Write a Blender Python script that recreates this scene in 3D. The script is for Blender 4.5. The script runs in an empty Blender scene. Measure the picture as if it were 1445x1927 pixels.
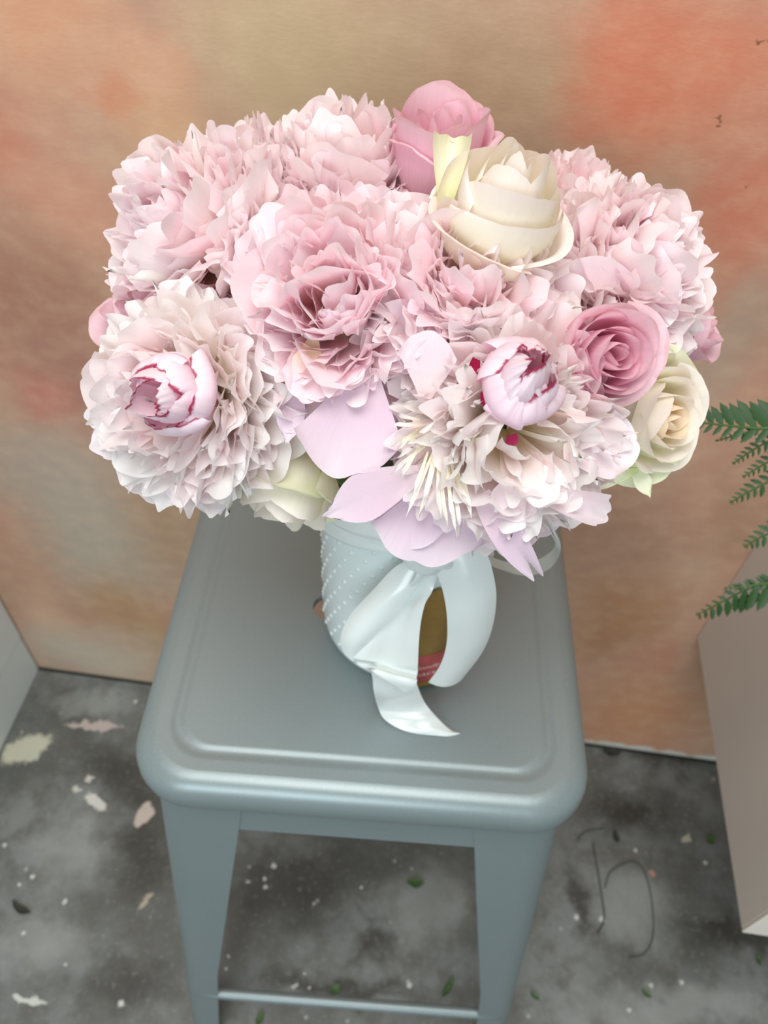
import bpy, bmesh, math, random
from mathutils import Vector, Matrix, noise

PI = math.pi
SC = bpy.context.scene
COL = SC.collection
H = 0.70                                     # height of the stool seat

# ------------------------------------------------------------------ camera
cam_data = bpy.data.cameras.new('camera')
cam = bpy.data.objects.new('camera', cam_data)
COL.objects.link(cam)
def camera_matrix(loc, yaw, pitch, roll):
    fwd = Vector((-math.sin(yaw)*math.cos(pitch), math.cos(yaw)*math.cos(pitch), -math.sin(pitch)))
    right = Vector((math.cos(yaw), math.sin(yaw), 0)); up = right.cross(fwd)
    c, s = math.cos(roll), math.sin(roll)
    r2 = c*right + s*up; u2 = -s*right + c*up
    m = Matrix((r2, u2, -fwd)).transposed().to_4x4()
    m.translation = loc
    return m
cam.matrix_world = camera_matrix(Vector((0.00752, -0.34785, H+0.50986)), 0.01229, 0.85609, 0.06326)
cam_data.sensor_fit = 'VERTICAL'
cam_data.sensor_height = 36.0
cam_data.lens = 36.0*1494.59/1927.0
cam_data.clip_start = 0.01
cam_data.dof.use_dof = True
cam_data.dof.focus_distance = 0.345
cam_data.dof.aperture_fstop = 11.0
SC.camera = cam
SC.cycles.max_bounces = 16; SC.cycles.diffuse_bounces = 9; SC.cycles.transmission_bounces = 10

# ------------------------------------------------------------------ light
world = bpy.data.worlds.new('room_light'); SC.world = world
world.use_nodes = True
bg = world.node_tree.nodes['Background']
bg.inputs[0].default_value = (0.90, 0.96, 1.0, 1)
bg.inputs[1].default_value = 0.30
def area(name, loc, target, size, size_y, power, color):
    d = bpy.data.lights.new(name, 'AREA'); d.shape = 'RECTANGLE'
    d.size = size; d.size_y = size_y; d.energy = power; d.color = color
    o = bpy.data.objects.new(name, d); COL.objects.link(o)
    o.location = loc
    o.rotation_euler = (Vector(target)-Vector(loc)).to_track_quat('-Z', 'Y').to_euler()
    return o
area('ceiling_light', (-0.1, -0.55, 2.55), (0, -0.2, 0.8), 1.3, 0.9, 29, (1.0, 0.985, 0.95))
area('front_fill', (-0.5, -3.0, 1.8), (0.0, 0.0, 0.7), 1.8, 1.4, 46, (0.84, 0.95, 1.0))  # unseen fill lamp added behind the camera to brighten the front
SC.view_settings.view_transform = 'Standard'
SC.view_settings.look = 'None'
SC.view_settings.gamma = 1.0
SC.view_settings.use_curve_mapping = False
SC.view_settings.exposure = 0.14

# ------------------------------------------------------------------ measured places (metres)
FB = {'A': (-0.0870,0.0113,0.9863), 'B': (-0.0760,0.0440,0.9880), 'C': (-0.0263,0.0459,0.9958), 'E': (-0.0202,-0.0352,0.9890), 'F': (0.0327,-0.0361,0.9955), 'G': (-0.0842,-0.0640,0.9540), 'H': (0.0550,-0.0806,0.9673), 'D': (0.1074,0.0073,0.9874), 'D2': (0.0922,0.0601,0.9870), 'R1': (0.0164,0.0334,0.9978), 'R2': (0.0406,-0.0234,1.0117), 'R3': (0.0896,-0.0481,0.9845), 'R4': (0.1173,-0.0435,0.9498), 'R5': (-0.1018,-0.0161,0.9428), 'R6': (0.1418,0.0191,0.9443), 'R7': (-0.0376,-0.0622,0.9286)}
XP = [
('E',(-0.0073,-0.0747,0.9903),(-0.0129,-0.1126,0.9574),0.0462,'broad'),
('H',(0.0188,-0.1136,0.9668),(-0.0241,-0.1239,0.9491),0.0239,'point'),
('H',(0.0326,-0.1062,0.9638),(0.0285,-0.1346,0.9260),0.0502,'broad'),
('H',(0.0216,-0.1044,0.9575),(0.0136,-0.1263,0.9294),0.0355,'broad'),
('H',(0.0447,-0.1222,0.9657),(0.0736,-0.1429,0.9315),0.0104,'strip'),
('H',(0.0519,-0.1185,0.9555),(0.0690,-0.1284,0.9336),0.0093,'point'),
('H',(0.0615,-0.1229,0.9715),(0.0997,-0.1265,0.9614),0.0137,'tube'),
('H',(0.0767,-0.1104,0.9822),(0.1117,-0.1012,0.9766),0.0278,'broad'),
('H',(0.0554,-0.1213,0.9690),(0.0699,-0.1309,0.9552),0.0111,'point'),
('H',(0.0557,-0.1200,0.9741),(0.0494,-0.1298,0.9630),0.0099,'point'),
('G',(-0.0914,-0.0861,0.9376),(-0.0967,-0.0982,0.9178),0.0199,'broad'),
('G',(-0.0811,-0.0874,0.9363),(-0.0797,-0.0983,0.9136),0.0236,'broad'),
('G',(-0.0712,-0.0849,0.9384),(-0.0738,-0.1018,0.9131),0.0133,'point'),
('G',(-0.1090,-0.0725,0.9575),(-0.1445,-0.0691,0.9436),0.0167,'broad'),
('G',(-0.1054,-0.0795,0.9541),(-0.1388,-0.0814,0.9368),0.0201,'broad'),
('G',(-0.1145,-0.0568,0.9632),(-0.1466,-0.0521,0.9491),0.0245,'broad'),
('G',(-0.0672,-0.0861,0.9505),(-0.0516,-0.0977,0.9429),0.0221,'ruffle'),
('G',(-0.0582,-0.0506,0.9759),(-0.0610,-0.0165,1.0056),0.0144,'broad'),
('G',(-0.0724,-0.0535,0.9829),(-0.0695,-0.0411,0.9976),0.0170,'broad'),
('G',(-0.0674,-0.0698,0.9779),(-0.0673,-0.0601,0.9969),0.0237,'broad'),
('E',(-0.0380,-0.0727,0.9830),(-0.0427,-0.0976,0.9615),0.0146,'point'),
('E',(-0.0312,-0.0674,0.9969),(-0.0357,-0.0909,0.9805),0.0230,'broad'),
('E',(-0.0342,-0.0190,1.0031),(-0.0537,0.0274,1.0171),0.0192,'broad'),
('E',(-0.0119,-0.0202,1.0111),(-0.0176,0.0189,1.0186),0.0326,'broad'),
('E',(0.0003,-0.0195,1.0116),(0.0054,0.0213,1.0204),0.0301,'broad'),
('D',(0.1077,-0.0278,1.0032),(0.1344,-0.0294,0.9949),0.0295,'broad'),
('D',(0.0943,-0.0286,1.0027),(0.0921,-0.0257,1.0225),0.0312,'broad'),
('D',(0.1213,0.0408,1.0030),(0.1295,0.0778,1.0085),0.0197,'broad'),
('D',(0.1201,0.0294,1.0064),(0.1402,0.0587,1.0051),0.0151,'point'),
('F',(0.0552,-0.0396,1.0068),(0.0708,-0.0341,1.0154),0.0225,'broad'),
('F',(0.0467,-0.0285,1.0099),(0.0536,-0.0107,1.0173),0.0231,'broad'),
('F',(0.0515,-0.0282,1.0101),(0.0699,-0.0144,1.0139),0.0109,'tube'),
('F',(0.0150,-0.0688,0.9991),(0.0380,-0.0527,1.0181),0.0341,'broad'),
('F',(0.0114,-0.0673,1.0005),(0.0158,-0.0609,1.0152),0.0294,'broad'),
('H',(0.0186,-0.0935,0.9908),(0.0194,-0.0816,1.0171),0.0240,'broad'),
('H',(0.0243,-0.0864,0.9997),(0.0144,-0.0835,1.0128),0.0196,'broad'),
('H',(0.0199,-0.1069,0.9792),(0.0070,-0.1188,0.9810),0.0023,'narrow'),
('H',(0.0200,-0.1086,0.9778),(0.0047,-0.1242,0.9763),0.0023,'narrow'),
('H',(0.0177,-0.1071,0.9791),(0.0075,-0.1125,0.9864),0.0023,'narrow'),
('H',(0.0194,-0.1019,0.9836),(0.0051,-0.1094,0.9891),0.0023,'narrow'),
('H',(0.0235,-0.1101,0.9764),(0.0143,-0.1375,0.9647),0.0023,'narrow'),
('H',(0.0259,-0.1116,0.9751),(0.0267,-0.1384,0.9638),0.0023,'narrow'),
('H',(0.0288,-0.1114,0.9752),(0.0343,-0.1433,0.9594),0.0023,'narrow'),
('H',(0.0316,-0.1129,0.9739),(0.0370,-0.1415,0.9609),0.0023,'narrow'),
('H',(0.0237,-0.1117,0.9750),(0.0208,-0.1330,0.9685),0.0023,'narrow'),
('H',(0.0340,-0.1145,0.9725),(0.0389,-0.1344,0.9671),0.0023,'narrow'),
('H',(0.0196,-0.1044,0.9814),(0.0041,-0.1152,0.9841),0.0023,'narrow'),
('H',(0.0170,-0.1004,0.9849),(0.0062,-0.1061,0.9920),0.0023,'narrow'),
('H',(0.0272,-0.1132,0.9737),(0.0297,-0.1407,0.9617),0.0023,'narrow'),
('H',(0.0306,-0.1147,0.9724),(0.0317,-0.1381,0.9640),0.0023,'narrow'),
('H',(0.0213,-0.1102,0.9764),(0.0168,-0.1300,0.9712),0.0023,'narrow'),
('H',(0.0256,-0.1083,0.9780),(0.0198,-0.1388,0.9635),0.0023,'narrow'),
('H',(0.0363,-0.1160,0.9711),(0.0412,-0.1359,0.9658),0.0023,'narrow'),
('H',(0.0198,-0.1061,0.9799),(0.0088,-0.1256,0.9751),0.0023,'narrow'),
('H',(0.0183,-0.1020,0.9835),(0.0068,-0.1167,0.9828),0.0023,'narrow'),
('H',(0.0329,-0.1154,0.9717),(0.0369,-0.1312,0.9699),0.0023,'narrow'),
('A',(-0.0750,-0.0198,0.9989),(-0.0878,-0.0204,1.0025),0.0125,'heart'),
('A',(-0.0750,-0.0198,0.9989),(-0.0850,-0.0108,1.0108),0.0125,'heart'),
('A',(-0.0750,-0.0198,0.9989),(-0.0716,-0.0071,1.0138),0.0125,'heart'),
('A',(-0.0750,-0.0198,0.9989),(-0.0596,-0.0149,1.0069),0.0125,'heart'),
('A',(-0.0750,-0.0198,0.9989),(-0.0635,-0.0264,0.9970),0.0125,'heart'),
('A',(-0.0750,-0.0198,0.9989),(-0.0783,-0.0283,0.9955),0.0125,'heart'),
('R4',(0.1204,-0.0586,0.9499),(0.1361,-0.0755,0.9311),0.0310,'broad'),
('R4',(0.1213,-0.0738,0.9433),(0.1328,-0.0845,0.9313),0.0092,'point'),
('R4',(0.1241,-0.0765,0.9409),(0.0961,-0.0874,0.9384),0.0086,'point'),
('R2',(0.0214,-0.0240,1.0339),(0.0231,0.0098,1.0539),0.0163,'tube'),
('R2',(0.0499,-0.0304,1.0347),(0.0659,-0.0324,1.0394),0.0135,'tube'),
]
RB = {
'loop_left': [((0.0285,-0.0780,0.8627),(0.0397,-0.0780,0.8688)), ((0.0139,-0.0810,0.8586),(0.0307,-0.0830,0.8589)), ((0.0009,-0.0860,0.8401),(0.0235,-0.0910,0.8490)), ((-0.0114,-0.0920,0.8220),(0.0140,-0.0970,0.8313)), ((-0.0164,-0.0980,0.8073),(0.0039,-0.1010,0.8167)), ((-0.0144,-0.1020,0.7963),(-0.0036,-0.1030,0.8001)), ((-0.0097,-0.1050,0.7940),(-0.0074,-0.1050,0.7931))],
'tail_bright': [((0.0252,-0.0840,0.8701),(0.0409,-0.0800,0.8715)), ((0.0226,-0.0900,0.8610),(0.0355,-0.0840,0.8579)), ((0.0140,-0.0840,0.8363),(0.0336,-0.0900,0.8473)), ((0.0059,-0.0900,0.8196),(0.0313,-0.0960,0.8375)), ((-0.0036,-0.0970,0.8063),(0.0300,-0.1010,0.8174)), ((-0.0092,-0.1030,0.7938),(0.0305,-0.1060,0.7929)), ((0.0035,-0.1100,0.7915),(0.0303,-0.1120,0.7851)), ((0.0185,-0.1120,0.7794),(0.0272,-0.1130,0.7740))],
'tail_lower': [((-0.0003,-0.1000,0.7843),(0.0276,-0.0960,0.7783)), ((0.0035,-0.0990,0.7656),(0.0306,-0.0970,0.7640)), ((0.0051,-0.1000,0.7484),(0.0344,-0.0980,0.7492)), ((0.0086,-0.0912,0.7100),(0.0412,-0.0886,0.7140)), ((0.0148,-0.0976,0.7030),(0.0504,-0.0946,0.7060)), ((0.0313,-0.1039,0.7010),(0.0596,-0.1005,0.7020)), ((0.0561,-0.1050,0.7010),(0.0663,-0.1019,0.7010))],
'tail_right': [((0.0278,-0.0800,0.8723),(0.0509,-0.0780,0.8839)), ((0.0346,-0.0860,0.8619),(0.0601,-0.0820,0.8763)), ((0.0394,-0.0920,0.8524),(0.0652,-0.0860,0.8656)), ((0.0435,-0.0970,0.8352),(0.0699,-0.0900,0.8468)), ((0.0462,-0.0970,0.8062),(0.0720,-0.0900,0.8160)), ((0.0452,-0.0940,0.7761),(0.0706,-0.0860,0.7803)), ((0.0403,-0.0900,0.7467),(0.0624,-0.0840,0.7420))],
'loop_right': [((0.0591,-0.0600,0.8675),(0.0602,-0.0450,0.8616)), ((0.0750,-0.0500,0.8738),(0.0773,-0.0350,0.8639)), ((0.0891,-0.0450,0.8710),(0.0896,-0.0300,0.8489)), ((0.1010,-0.0450,0.8600),(0.1022,-0.0300,0.8403)), ((0.1082,-0.0500,0.8503),(0.1097,-0.0350,0.8333)), ((0.1081,-0.0550,0.8424),(0.1075,-0.0400,0.8293)), ((0.1021,-0.0600,0.8358),(0.0975,-0.0450,0.8250)), ((0.0883,-0.0650,0.8361),(0.0817,-0.0500,0.8286)), ((0.0696,-0.0680,0.8456),(0.0661,-0.0550,0.8400))],
}
FN = [
([(0.1820,0.0224,0.8880),(0.2060,0.0222,0.8870),(0.2288,0.0220,0.8867),(0.2505,0.0220,0.8888)], 0.0216, 0.0132, 0.0077, 1),
([(0.2058,0.0214,0.8742),(0.2207,0.0218,0.8821),(0.2371,0.0222,0.8900)], 0.0050, 0.0050, 0.0043, 0),
([(0.2227,0.0203,0.8567),(0.2317,0.0211,0.8702),(0.2442,0.0218,0.8844)], 0.0074, 0.0074, 0.0048, 0),
([(0.2330,0.0197,0.8461),(0.2404,0.0202,0.8562),(0.2517,0.0209,0.8700)], 0.0075, 0.0075, 0.0049, 0),
([(0.2332,0.0185,0.8226),(0.2420,0.0191,0.8341),(0.2588,0.0199,0.8526)], 0.0093, 0.0093, 0.0058, 0),
([(0.2585,0.0164,0.7802),(0.2655,0.0169,0.7911),(0.2808,0.0176,0.8076)], 0.0116, 0.0116, 0.0066, 0),
([(0.2611,0.0145,0.7328),(0.2746,0.0146,0.7371),(0.3044,0.0150,0.7510)], 0.0087, 0.0070, 0.0057, 0),
([(0.2520,0.0132,0.6976),(0.2658,0.0139,0.7175),(0.2793,0.0145,0.7351),(0.3049,0.0149,0.7498)], 0.0108, 0.0216, 0.0090, 2),
]
F_CREAM = [(-0.535,0.157,0.0393,0.0231,0.53), (-0.445,0.202,0.0473,0.0083,-0.01), (-0.405,0.083,0.0210,0.0094,-0.48), (-0.427,0.116,0.0064,0.0060,0.08), (-0.437,0.099,0.0056,0.0042,0.08), (-0.327,0.070,0.0175,0.0103,1.07), (-0.295,-0.047,0.0105,0.0055,1.23), (-0.412,-0.178,0.0214,0.0046,-0.15), (0.488,0.093,0.0090,0.0073,0.07)]
F_DOTS = [(-0.406,-0.058,0.0051,0.0040,0.07), (-0.448,-0.101,0.0043,0.0033,0.07), (-0.295,-0.173,0.0061,0.0044,0.07), (-0.380,-0.134,0.0035,0.0026,0.07), (-0.461,-0.029,0.0052,0.0041,0.07), (-0.516,0.011,0.0045,0.0037,0.07), (-0.476,-0.041,0.0037,0.0029,0.07), (-0.389,0.250,0.0043,0.0039,0.08), (0.429,0.040,0.0071,0.0055,0.07), (0.409,0.071,0.0040,0.0031,0.07), (0.347,-0.028,0.0061,0.0045,0.07), (0.311,-0.027,0.0053,0.0039,0.07), (0.404,-0.105,0.0044,0.0031,0.07), (0.446,-0.099,0.0044,0.0031,0.07), (0.370,-0.136,0.0043,0.0029,0.07), (0.511,0.061,0.0040,0.0031,0.07), (-0.124,0.010,0.0061,0.0047,0.07), (-0.134,-0.009,0.0045,0.0035,0.07), (-0.157,-0.014,0.0045,0.0034,0.07), (-0.131,-0.019,0.0045,0.0034,0.07), (0.005,-0.010,0.0038,0.0028,0.07), (-0.060,-0.036,0.0030,0.0022,0.07), (0.078,-0.127,0.0057,0.0039,0.07), (-0.071,-0.138,0.0042,0.0029,0.07), (-0.062,-0.123,0.0028,0.0020,0.07), (-0.167,-0.110,0.0036,0.0026,0.07), (-0.167,-0.124,0.0035,0.0025,0.07), (-0.075,-0.140,0.0035,0.0025,0.07), (-0.054,-0.139,0.0028,0.0020,0.07)]
F_STAIN_SHADE = [(-0.358,0.118,0.1268,0.0541,-0.26), (-0.315,0.018,0.0690,0.0799,0.07), (-0.286,-0.149,0.0834,0.0366,0.07), (-0.086,-0.016,0.1211,0.0699,0.32), (0.025,-0.080,0.0401,0.0258,0.07), (0.405,0.135,0.0751,0.0371,0.08), (0.392,0.224,0.0134,0.0066,-0.11), (0.477,0.218,0.1004,0.0207,-0.07), (0.531,-0.035,0.0913,0.0278,0.07), (0.313,-0.009,0.0192,0.0619,0.07), (-0.013,-0.137,0.1413,0.0182,0.07)]  # dark stains, with shade under stool and cabinet painted onto the floor
F_PALE_LIT = [(-0.407,0.011,0.0686,0.0521,0.07), (-0.422,-0.102,0.0641,0.0525,0.07), (0.097,-0.025,0.0681,0.0606,0.07), (0.401,-0.003,0.0618,0.0760,0.07), (0.417,-0.133,0.1794,0.0364,0.07), (-0.453,0.245,0.0777,0.0290,0.08)]  # pale concrete patches; light reaching the lower right is painted in too
F_LEAF = [(-0.463,-0.072,0.0176,0.0049,-0.43), (0.082,0.001,0.0130,0.0065,-0.01), (-0.019,-0.139,0.0086,0.0059,0.71), (0.130,-0.127,0.0146,0.0040,1.01), (-0.113,-0.178,0.0081,0.0048,1.32), (0.524,0.094,0.0069,0.0068,-1.60), (0.381,0.089,0.0098,0.0042,-1.43), (0.395,-0.116,0.0079,0.0030,-0.64), (0.557,-0.065,0.0069,0.0032,-1.52), (0.392,0.223,0.0152,0.0066,-0.07), (0.245,-0.129,0.0075,0.0028,-0.61)]
F_STEM = [[(0.3453,0.0759),(0.3479,0.0367),(0.3498,0.0006),(0.3495,-0.0275),(0.3382,-0.0473)], [(0.3553,0.0138),(0.3683,0.0382),(0.4018,0.0541),(0.4174,0.0381),(0.4212,-0.0015),(0.4159,-0.0433),(0.4003,-0.0676),(0.3781,-0.0743)], [(0.3225,0.0789),(0.3350,0.0916),(0.3640,0.0993)]]
W_BLOB = [(-0.075,0.988,0.125,0.082,(.76,.65,.51)), (0.173,1.006,0.090,0.063,(.80,.48,.36)), (0.136,0.978,0.051,0.045,(.83,.50,.38)), (0.259,0.919,0.076,0.087,(.76,.47,.37)), (0.068,0.975,0.056,0.064,(.74,.60,.48)), (-0.279,0.991,0.057,0.068,(.82,.60,.47)), (-0.208,0.965,0.045,0.033,(.82,.61,.49)), (-0.223,0.946,0.017,0.012,(.80,.52,.40)), (-0.327,0.893,0.042,0.054,(.74,.44,.34)), (-0.290,0.860,0.058,0.075,(.78,.56,.46)), (-0.196,0.923,0.039,0.048,(.80,.62,.48)), (-0.353,0.744,0.093,0.107,(0.634,0.452,0.366)), (-0.328,0.656,0.106,0.085,(0.642,0.460,0.393)), (-0.381,0.633,0.043,0.047,(0.730,0.469,0.402)), (-0.409,0.495,0.118,0.121,(0.676,0.602,0.544)), (-0.365,0.369,0.114,0.162,(0.676,0.626,0.560)), (-0.263,0.423,0.086,0.157,(0.676,0.555,0.451)), (-0.360,0.177,0.079,0.156,(0.691,0.540,0.404)), (-0.502,0.172,0.055,0.092,(0.808,0.649,0.544)), (-0.469,0.072,0.161,0.103,(0.754,0.696,0.622)), (0.301,0.797,0.039,0.085,(0.695,0.584,0.507)), (0.375,0.584,0.053,0.081,(0.660,0.509,0.412)), (0.279,0.520,0.069,0.120,(0.676,0.524,0.435)), (0.350,0.485,0.035,0.058,(0.722,0.587,0.490)), (0.311,0.352,0.072,0.112,(0.676,0.493,0.365)), (0.378,0.261,0.041,0.079,(0.722,0.516,0.420)), (0.406,0.110,0.113,0.139,(0.754,0.540,0.404)), (0.234,0.625,0.074,0.067,(0.691,0.548,0.459)), (0.287,0.650,0.031,0.030,(0.722,0.602,0.513))]  # painted clouds; mid-left ones darkened further for the bouquet's soft shadow
W_MARK = [(0.227,1.027,0.005,0.002,0), (0.222,0.978,0.004,0.001,0), (0.256,0.929,0.002,0.002,0), (0.234,1.026,0.003,0.001,0)]
W_BARE = [(0.392,0.008,0.049,0.015,0), (0.490,0.020,0.028,0.022,0), (0.550,-0.007,0.032,0.010,0), (0.443,0.025,0.024,0.013,0)]
CORE_H = (0.0497,-0.0929,0.9937)
CORE_G = (-0.0823,-0.0863,0.9797)
CRIM = [('H',(0.0406,-0.0918,1.0014),(0.0371,-0.0906,1.0118),0.0087),('H',(0.0565,-0.1128,0.9870),(0.0524,-0.1146,0.9934),0.0065),('H',(0.0446,-0.1058,1.0011),(0.0392,-0.1063,1.0060),0.0063),('G',(-0.0862,-0.0958,0.9661),(-0.0898,-0.0962,0.9724),0.0084)]


# ------------------------------------------------------------------ helpers
def lin(c):
    return tuple((x/12.92 if x <= 0.04045 else ((x+0.055)/1.055)**2.4) for x in c) + (1.0,)

def new_mat(name):
    m = bpy.data.materials.new(name); m.use_nodes = True
    nt = m.node_tree
    for n in list(nt.nodes): nt.nodes.remove(n)
    out = nt.nodes.new('ShaderNodeOutputMaterial')
    b = nt.nodes.new('ShaderNodeBsdfPrincipled')
    nt.links.new(b.outputs[0], out.inputs[0])
    return m, nt, b, out

def node(nt, typ, **kw):
    n = nt.nodes.new(typ)
    for k, v in kw.items(): setattr(n, k, v)
    return n

def setin(nt, sock, v):
    if isinstance(v, bpy.types.NodeSocket): nt.links.new(v, sock)
    else: sock.default_value = v

def math_n(nt, op, a, b=0.0, clamp=False):
    n = node(nt, 'ShaderNodeMath', operation=op, use_clamp=clamp)
    setin(nt, n.inputs[0], a); setin(nt, n.inputs[1], b)
    return n.outputs[0]

def vmath(nt, op, a, b=None):
    n = node(nt, 'ShaderNodeVectorMath', operation=op)
    setin(nt, n.inputs[0], a)
    if b is not None: setin(nt, n.inputs[1], b)
    return n.outputs['Value'] if op in ('LENGTH', 'DOT_PRODUCT') else n.outputs[0]

def mix(nt, fac, a, b, blend='MIX'):
    n = node(nt, 'ShaderNodeMix', data_type='RGBA', blend_type=blend)
    setin(nt, n.inputs[0], fac); setin(nt, n.inputs[6], a); setin(nt, n.inputs[7], b)
    return n.outputs[2]

def maprange(nt, v, a, b, c=0.0, d=1.0, smooth=True):
    n = node(nt, 'ShaderNodeMapRange', interpolation_type='SMOOTHSTEP' if smooth else 'LINEAR')
    setin(nt, n.inputs[0], v)
    for i, x in zip((1, 2, 3, 4), (a, b, c, d)): n.inputs[i].default_value = x
    return n.outputs[0]

def noise_n(nt, vec, scale, detail=3, rough=0.5, color=False):
    n = node(nt, 'ShaderNodeTexNoise')
    n.inputs['Scale'].default_value = scale; n.inputs['Detail'].default_value = detail
    n.inputs['Roughness'].default_value = rough
    if vec is not None: nt.links.new(vec, n.inputs['Vector'])
    return n.outputs[1] if color else n.outputs[0]

def ramp(nt, fac, stops):
    n = node(nt, 'ShaderNodeValToRGB')
    setin(nt, n.inputs[0], fac)
    el = n.color_ramp.elements
    while len(el) < len(stops): el.new(0.5)
    for e, (p, c) in zip(el, stops): e.position = p; e.color = c
    return n.outputs[0]

def bump(nt, b, height, strength, dist=0.002):
    n = node(nt, 'ShaderNodeBump')
    n.inputs['Strength'].default_value = strength; n.inputs['Distance'].default_value = dist
    nt.links.new(height, n.inputs['Height']); nt.links.new(n.outputs[0], b.inputs['Normal'])

def objcoord(nt):
    return node(nt, 'ShaderNodeTexCoord').outputs['Object']

def blob(nt, vec, cx, cy, rx, ry, ang, lo, hi):
    """soft ellipse mask of a painted mark on a flat surface"""
    mp = node(nt, 'ShaderNodeMapping', vector_type='TEXTURE')
    nt.links.new(vec, mp.inputs[0])
    mp.inputs['Location'].default_value = (cx, cy, 0)
    mp.inputs['Rotation'].default_value = (0, 0, ang)
    mp.inputs['Scale'].default_value = (max(rx, 1e-4), max(ry, 1e-4), 1)
    return maprange(nt, vmath(nt, 'LENGTH', mp.outputs[0]), lo, hi, 1.0, 0.0)

def simple(name, col, rough=0.5, noise_amt=0.06, scale=30, metallic=0.0, spec=0.5, bmp=0.0):
    m, nt, b, out = new_mat(name)
    v = objcoord(nt)
    f = noise_n(nt, v, scale)
    c0 = lin(tuple(max(0, x*(1-noise_amt)) for x in col)); c1 = lin(tuple(min(1, x*(1+noise_amt)) for x in col))
    nt.links.new(mix(nt, f, c0, c1), b.inputs['Base Color'])
    b.inputs['Roughness'].default_value = rough; b.inputs['Metallic'].default_value = metallic
    b.inputs['Specular IOR Level'].default_value = spec
    if bmp: bump(nt, b, f, bmp)
    return m

def tag(o, label=None, cat=None, group=None, kind=None):
    if label: o['label'] = label
    if cat: o['category'] = cat
    if group: o['group'] = group
    if kind: o['kind'] = kind
    return o

def empty(name, mw, label, cat, group=None):
    o = bpy.data.objects.new(name, None); COL.objects.link(o)
    o.empty_display_size = 0.02
    o.matrix_world = mw
    return tag(o, label, cat, group)

def mesh_from(name, verts, faces, mat=None, smooth=True, uvs=None):
    me = bpy.data.meshes.new(name)
    me.from_pydata([tuple(v) for v in verts], [], faces)
    if uvs:
        uv = me.uv_layers.new(name='UVMap')
        for lp in me.loops: uv.data[lp.index].uv = uvs[lp.vertex_index]
    if smooth: me.polygons.foreach_set('use_smooth', [True]*len(me.polygons))
    if mat: me.materials.append(mat)
    me.update()
    return me

def link(name, me, parent=None, m=None):
    o = bpy.data.objects.new(name, me); COL.objects.link(o)
    if parent is not None: o.parent = parent
    if m is not None: o.matrix_basis = m
    return o

def grid_faces(nr, nc, close_c=False, off=0):
    f = []
    for i in range(nr-1):
        for j in range(nc if close_c else nc-1):
            k = (j+1) % nc
            f.append((off+i*nc+j, off+i*nc+k, off+(i+1)*nc+k, off+(i+1)*nc+j))
    return f

def box_mesh(name, x0, x1, y0, y1, z0, z1, mat, bevel=0.0, seg=2):
    bm = bmesh.new()
    bmesh.ops.create_cube(bm, size=1)
    for v in bm.verts:
        v.co = Vector((x0 if v.co.x < 0 else x1, y0 if v.co.y < 0 else y1, z0 if v.co.z < 0 else z1))
    if bevel: bmesh.ops.bevel(bm, geom=bm.edges[:], offset=bevel, segments=seg, affect='EDGES', profile=0.5)
    me = bpy.data.meshes.new(name); bm.to_mesh(me); bm.free()
    me.materials.append(mat)
    return me

def catmull(pts, n):
    pts = [Vector(p) for p in pts]
    res = []
    ext = [2*pts[0]-pts[1]] + pts + [2*pts[-1]-pts[-2]]
    for i in range(1, len(ext)-2):
        p0, p1, p2, p3 = ext[i-1:i+3]
        for k in range(n):
            t = k/n
            res.append(0.5*((2*p1)+(p2-p0)*t+(2*p0-5*p1+4*p2-p3)*t*t+(3*p1-p0-3*p2+p3)*t**3))
    res.append(pts[-1])
    return res

def tube_mesh(name, pts, radii, mat, sides=6):
    pts = [Vector(p) for p in pts]
    V, F = [], []
    up = Vector((0.13, 0.2, 1)).normalized()
    for i, p in enumerate(pts):
        t = (pts[min(i+1, len(pts)-1)]-pts[max(i-1, 0)]).normalized()
        a = t.cross(up)
        if a.length < 1e-3: a = t.cross(Vector((1, 0, 0)))
        a.normalize(); b = t.cross(a)
        r = radii[i] if isinstance(radii, (list, tuple)) else radii
        for k in range(sides):
            an = 2*PI*k/sides
            V.append(p + r*(math.cos(an)*a + math.sin(an)*b))
    F = grid_faces(len(pts), sides, True)
    F.append(tuple(range(sides-1, -1, -1))); n = len(V)
    F.append(tuple(range(n-sides, n)))
    return mesh_from(name, V, F, mat)

def frame(loc, zdir, xhint=Vector((0, 0, 1))):
    z = Vector(zdir).normalized()
    x = Vector(xhint) - z*z.dot(Vector(xhint))
    if x.length < 1e-4: x = z.orthogonal()
    x.normalize(); y = z.cross(x)
    m = Matrix((x, y, z)).transposed().to_4x4()
    m.translation = Vector(loc)
    return m

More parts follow.
